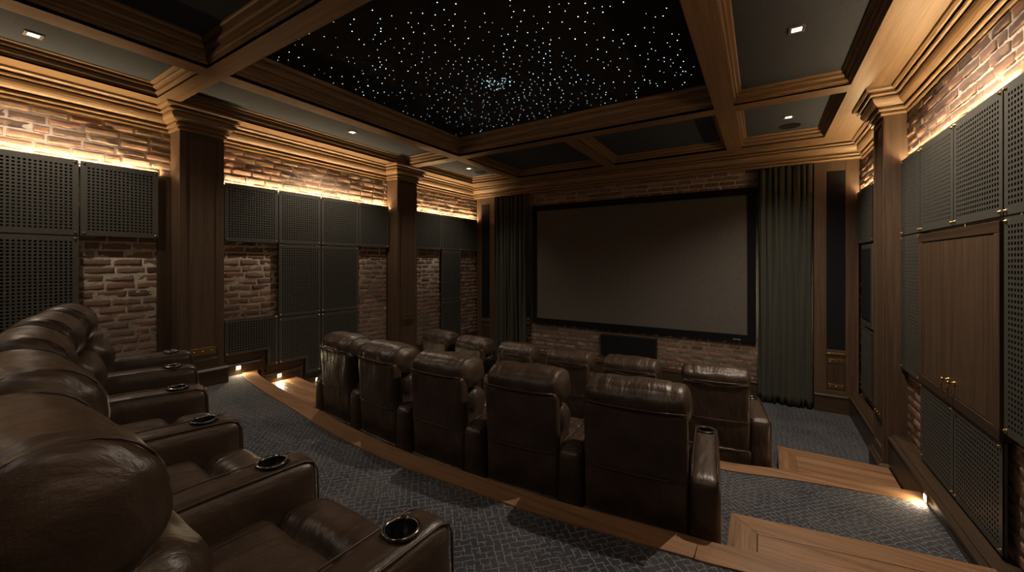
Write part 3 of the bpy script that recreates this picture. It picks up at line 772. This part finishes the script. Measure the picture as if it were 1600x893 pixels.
# ------------------------------------------------------------------ projection screen, centre speaker
t = thing('projection_screen', 'large dark projection screen in a black frame on the brick wall', 'screen', (-1.995, 7.06, -1.215))
W_, H_ = 3.85, 2.355
mb = MB(); B_ = .11
mb.box(-W_/2, W_/2, -.05, .02, 0, B_).box(-W_/2, W_/2, -.05, .02, H_-B_, H_).box(-W_/2, -W_/2+B_*.8, -.05, .02, B_, H_-B_).box(W_/2-B_, W_/2, -.05, .02, B_, H_-B_)
mb.build('frame', frame_m, t, bevel=.004)
MB().box(-W_/2+B_*.8, W_/2-B_, -.022, -.012, B_, H_-B_).build('screen_cloth', screen_m, t)
lg = emit('badge_white', (.7, .7, .7), 0); lx = W_/2-.30
mb = MB()                                               # tiny pale maker's mark on the frame
for k, wd in enumerate((.010, .012, .004, .012, .010, .012)):
    x = lx+k*.017
    mb.box(x, x+wd, -.0515, -.050, .030, .034)
    mb.box(x, x+.003, -.0515, -.050, .030, .048)
    if k % 2 == 0: mb.box(x, x+wd, -.0515, -.050, .044, .048)
o = mb.build('maker_badge', lg, t); o['label'] = 'tiny pale maker badge on the frame'
t = thing('centre_speaker', 'black rectangular centre speaker on the brick below the screen', 'speaker', (-2.0, 7.09, -1.675))
MB().box(-.49, .49, -.09, 0, 0, .375).build('cabinet', black_m, t, bevel=.006)
MB().box(-.48, .48, -.10, -.0905, .01, .365).build('grille', speaker_m, t, bevel=.004)

# ------------------------------------------------------------------ curtains
def curtain(x0, x1, ztop, zbot, folds, label, seed):
    rnd = random.Random(seed); cx_ = (x0+x1)/2
    t = thing('curtain', label, 'curtain', (cx_, 6.93, zbot)); n = folds*14; H = ztop-zbot; NZ = 30; mb = MB()
    ph = [rnd.uniform(-.5, .5) for _ in range(folds+2)]; am = [rnd.uniform(.65, 1.2) for _ in range(folds+2)]
    vs = []
    for j in range(NZ+1):
        z = H*j/NZ
        for i in range(n+1):
            s = i/n; q = s*folds; k = int(min(q, folds-1)); fr = q-k
            a_ = am[k]*(1-fr)+am[k+1]*fr; p_ = ph[k]*(1-fr)+ph[k+1]*fr
            low = 1-z/H
            wv = math.sin((q+p_*.4)*2*math.pi+.25*math.sin(z*1.3+k))
            y = a_*.045*wv+.012*math.sin(q*9+z*2)
            x = (x0-cx_)+(x1-x0)*s+.012*math.sin(q*4.4+z*1.6+seed)*(.3+low)+.012*math.cos((q+p_*.4)*2*math.pi)
            vs.append((x, y+.008*low*math.sin(z*3+q), z))
    fs = [(j*(n+1)+i, j*(n+1)+i+1, (j+1)*(n+1)+i+1, (j+1)*(n+1)+i) for j in range(NZ) for i in range(n)]
    mb.add(vs, fs); o = mb.build('drape', curtain_m, t, smooth=True, fix=False)
    so = o.modifiers.new('thick', 'SOLIDIFY'); so.thickness = .006
    MB().tube([(x0-cx_, .0, H-.02), (x1-cx_, 0, H-.02)], .012).build('curtain_rod', black_m, t)
curtain(-4.77, -4.03, 1.40, Z1+.02, 8, 'dark grey-green pleated curtain to the left of the screen', 2)
curtain(-.04, .595, 1.40, Z1+.02, 8, 'dark grey-green pleated curtain to the right of the screen', 5)

# ------------------------------------------------------------------ step lights
def step_light(x, y, z, s, label):
    t = thing('step_light', label, 'step light', (x, y, z), 0)
    MB().box(*sorted((0, s*.006)), -.034, .034, -.030, .030).build('bezel', bezel_m, t, bevel=.002)
    MB().box(*sorted((s*.0062, s*.009)), -.022, .022, -.019, .019).build('lens', step_m, t)
    d = bpy.data.lights.new('step_glow', 'AREA'); d.energy = STEP_POWER; d.color = (1.0, .76, .45); d.size = .05; d.shape = 'SQUARE'
    o = bpy.data.objects.new('step_glow', d); C.objects.link(o); o.parent = t; o.location = (s*.012, 0, -.012); o.rotation_euler = (0, s*R(-62), 0)
step_light(XL+.051, 2.27, -1.245, 1, 'small square step light on the skirting beside the first left pillar')
step_light(XL+.051, 2.745, -1.45, 1, 'small square step light above the narrow walnut step at left')
step_light(XL+.051, 3.26, -1.625, 1, 'small square step light nearly hidden behind the middle row')
step_light(PLX-.001, 3.93, -1.66, -1, 'small bright step light low on the right wall below the cabinet')

# ------------------------------------------------------------------ recliners
SH = 1.06
def arm_mesh(aw, kind):
    """padded armrest with a sunk cup holder"""
    vs, fs = cushion(aw, .76, .60, .045, 14, (.006, .01, .008), wr=.003, seed=3)
    mb = MB(); mb.add([(x, y, z+.34) for x, y, z in vs], fs)
    # a soft overstuffed cap that rounds down over the front
    me = mb.mesh('armrest', leather_m, True)
    arm = bpy.data.objects.new('tmp_arm', me); C.objects.link(arm)
    cm = MB().lathe([(.0001, .50), (.041, .50), (.041, .70), (.0001, .70)], (0, .25, 0), 28).mesh('cut', leather_m)
    bm = bmesh.new(); bm.from_mesh(cm); bmesh.ops.remove_doubles(bm, verts=bm.verts, dist=.0005); bmesh.ops.recalc_face_normals(bm, faces=bm.faces); bm.to_mesh(cm); bm.free()
    cut = bpy.data.objects.new('tmp_cut', cm); C.objects.link(cut)
    bo = arm.modifiers.new('b', 'BOOLEAN'); bo.operation = 'DIFFERENCE'; bo.object = cut; bo.solver = 'EXACT'
    dg = bpy.context.evaluated_depsgraph_get(); dg.update()
    res = bpy.data.meshes.new_from_object(arm.evaluated_get(dg)); res.name = 'armrest'
    bpy.data.objects.remove(arm); bpy.data.objects.remove(cut)
    return res
def cup_mesh():
    mb = MB()
    mb.lathe([(.049, .648), (.049, .653), (.046, .6565), (.041, .6555), (.0395, .650), (.0385, .56), (.0003, .558)], (0, .25, 0), 36)
    me = mb.mesh('cup_holder', [chrome_m, cup_m], True)
    for p in me.polygons:
        if p.center.z < .64: p.material_index = 1
    return me
CUP = cup_mesh()
def recliner_parts(w, aw, ht=.27, hh=.205, side_welt=False):
    """meshes of one seat: origin on the floor, facing +y; rear at y=-.40"""
    P = {}
    def soft(name, *a, rx=None, **k):
        vs, fs = cushion(*a, **k)
        if rx: vs = rot_x(vs, R(rx[0]), rx[1])
        mb = MB(); mb.add(vs, fs); P[name] = mb.mesh(name, leather_m, True)
    soft('base', w+.01, .66, .36, .02, n=6, c=(0, -.02, .20))
    soft('rear_skirt', w+.015, .04, .315, .018, n=10, puff=(0, .010, 0), grooves=((0, -.17*w/.54, .006, .006), (0, .17*w/.54, .006, .006)), c=(0, -.365, .185), nx=24, wr=.003)
    soft('seat_cushion', w-.01, .50, .19, .06, n=14, puff=(0, .01, .028), grooves=((1, .24, .02, .02),), wr=.008, seed=1, c=(0, -.04, .445))
    soft('footrest', w-.01, .20, .42, .07, n=14, puff=(0, .02, .02), grooves=((2, .03, .012, .010),), wr=.006, seed=2, c=(0, .29, .315))
    soft('lumbar_cushion', w-.01, .20, .36, .08, n=16, puff=(0, .045, .0), grooves=((2, .0, .03, .010),), wr=.008, seed=4, c=(0, -.205, .66), rx=(-7, (-.25, .45)))
    tb = (-9, (-.30, .33))
    soft('backrest', w, .09, .68, .03, n=14, puff=(0, .008, 0), grooves=((2, -.02, .007, .006), (0, -.17*w/.54, .005, .003), (0, .17*w/.54, .005, .003)), wr=.004, seed=6, c=(0, -.322, .612), nx=24, rx=(3, (-.33, .33)))
    soft('headrest', w+.02, ht, hh, (.05, .125, .132) if side_welt else (.040, .10, .088), n=18, puff=(.006, .016, .006), grooves=((0, -.19*w/.54, .006, .009), (0, .19*w/.54, .006, .009)), wr=.008, seed=8, c=(0, -.388+ht/2, 1.056-hh/2), nx=34, rx=(-3, (-.25, .9)))
    # piping along the seams, one welt each
    hw = w/2
    def welt(name, pts, r=.0045): P[name] = MB().tube(pts, r, 6).mesh(name, piping_m, True)
    zp = .946
    welt('headrest_piping', [(-hw+.004, -.400, zp+.004), (-hw*.5, -.410, zp), (0, -.412, zp-.001), (hw*.5, -.410, zp), (hw-.004, -.400, zp+.004)], .0055)
    welt('back_seam', [(-hw+.012, -.384, .602), (-hw*.5, -.393, .599), (0, -.395, .597), (hw*.5, -.393, .599), (hw-.012, -.384, .602)], .003)
    if side_welt:
        ry_, rz_, cy_, cz_ = ht/2, hh/2, -.388+ht/2, 1.056-hh/2
        for nm_, sx_ in (('side_welt_a', 1), ('side_welt_b', -1)):
            q = []
            for k in range(29):
                a_ = 2*math.pi*k/28; c_, d_ = math.cos(a_), math.sin(a_)
                q.append((sx_*(hw-.040), cy_+(ry_+.001)*math.copysign(abs(c_)**.93, c_), cz_+(rz_+.001)*math.copysign(abs(d_)**.93, d_)))
            P[nm_] = MB().tube(rot_x(q, R(-3), (-.25, .9)), .0028, 6).mesh('side_welt', piping_m, True)
    welt('skirt_piping', [(-hw+.012, -.384, .340), (0, -.394, .336), (hw-.012, -.384, .340)], .004)
    for nm_, sx_ in (('arm_welt_near', 1), ('arm_welt_far', -1)):
        x_ = sx_*(aw/2-.013)
        P[nm_] = MB().tube([(x_, -.355, .632), (x_, -.2, .641), (x_, .1, .643), (x_, .33, .637), (x_, .362, .622), (x_, .377, .59), (x_, .380, .50), (x_, .380, .12)], .0035, 6).mesh('arm_welt', piping_m, True)
    P['armrest'] = arm_mesh(aw, 0)
    return P
def seat_row(cups, w, aw, z, labels, group, dy=.25, ht=.27, hh=.205, sw=False):
    n = len(cups)-1
    for i in range(n):
        P = recliner_parts(min(w+.01, math.dist(cups[i], cups[i+1])-aw+.006), aw, ht, hh, sw)
        (xa, ya), (xb, yb) = cups[i], cups[i+1]
        ang = math.atan2(ya-yb, xa-xb) if xa > xb else math.atan2(yb-ya, xb-xa)
        mx, my = (xa+xb)/2, (ya+yb)/2
        fx, fy = -math.sin(ang), math.cos(ang)
        ox, oy = mx-fx*dy, my-fy*dy
        t = thing('recliner', labels[i], 'recliner', (ox, oy, z), ang, group)
        for k in ('base', 'rear_skirt', 'seat_cushion', 'footrest', 'lumbar_cushion', 'backrest', 'headrest', 'headrest_piping', 'back_seam', 'skirt_piping')+(('side_welt_a', 'side_welt_b') if sw else ()):
            q = link('side_welt' if k.startswith('side') else k, P[k], t)
            if z == Z3 and i == 0 and (k.startswith('side') or k in ('headrest', 'backrest', 'lumbar_cushion', 'headrest_piping', 'back_seam')): q.location.y = -.055
        half = math.dist(cups[i], cups[i+1])/2
        for sg in ((1, -1) if i == n-1 else (1,)):      # each seat owns the arm on its right; the left end seat has both
            a = link('armrest', P['armrest'], t, loc=(sg*half, 0, 0)); link('cup_holder', CUP, a)
            for e_ in ('arm_welt_near', 'arm_welt_far'): link('arm_welt', P[e_], a)
            a.rotation_euler = (0, 0, 0)
# rear row: cups listed right to left
seat_row([(-.78, .709), (-1.414, .712), (-2.045, .747), (-2.70, .865), (-3.29, 1.027), (-3.84, 1.19)], .485, .145, Z3,
    ['nearest brown leather recliner of the rear row, cut off by the photo\'s lower left corner',
     'brown leather recliner in the rear row, second nearest to the viewer',
     'middle brown leather recliner of the five in the rear row',
     'brown leather recliner in the rear row, second farthest from the viewer',
     'farthest brown leather recliner of the rear row, beside the first left pillar'], 'recliners in the rear row', ht=.255, hh=.27, sw=True)
def cups_from(centres, angs, dyb, out_=0):
    """armrest cup positions between seats whose head tops sit at the given points"""
    seat = []
    for (x, y), a in zip(centres, angs):
        seat.append((x-math.sin(R(a))*dyb, y+math.cos(R(a))*dyb, a))
    out = []
    x, y, a = seat[0]; p = math.dist(centres[0], centres[1])/2+out_
    out.append((x+math.cos(R(a))*p, y+math.sin(R(a))*p))
    for s0, s1 in zip(seat, seat[1:]): out.append(((s0[0]+s1[0])/2, (s0[1]+s1[1])/2))
    x, y, a = seat[-1]; p = math.dist(centres[-1], centres[-2])/2+out_
    out.append((x-math.cos(R(a))*p, y-math.sin(R(a))*p))
    return out
R2 = [(-.585, 2.09), (-1.26, 2.03), (-1.89, 2.0), (-2.56, 2.04), (-3.19, 2.12)]
seat_row(cups_from(R2, [6, 4, 0, -3, -7], .66, .018), .525, .145, Z2,
    ['brown leather recliner at the right end of the middle row, nearest the wide walnut step',
     'brown leather recliner in the middle row, second from its right end',
     'brown leather recliner at the centre of the five in the middle row',
     'brown leather recliner in the middle row, second from its left end',
     'brown leather recliner at the left end of the middle row, near the step lights'], 'recliners in the middle row')
R1 = [(-.33, 4.09), (-1.07, 4.05), (-1.85, 4.05), (-2.53, 4.0), (-3.26, 4.07), (-3.98, 4.21)]
seat_row(cups_from(R1, [12, 7, 4, -2, -8, -12], .66, .02), .565, .17, Z1,
    ['brown leather recliner at the right end of the front row, by the step down',
     'brown leather recliner in the front row, second from its right end',
     'brown leather recliner in the front row, third from its right end',
     'brown leather recliner in the front row, third from its left end',
     'brown leather recliner in the front row, second from its left end',
     'brown leather recliner at the left end of the front row, under the brick strip'], 'recliners in the front row')
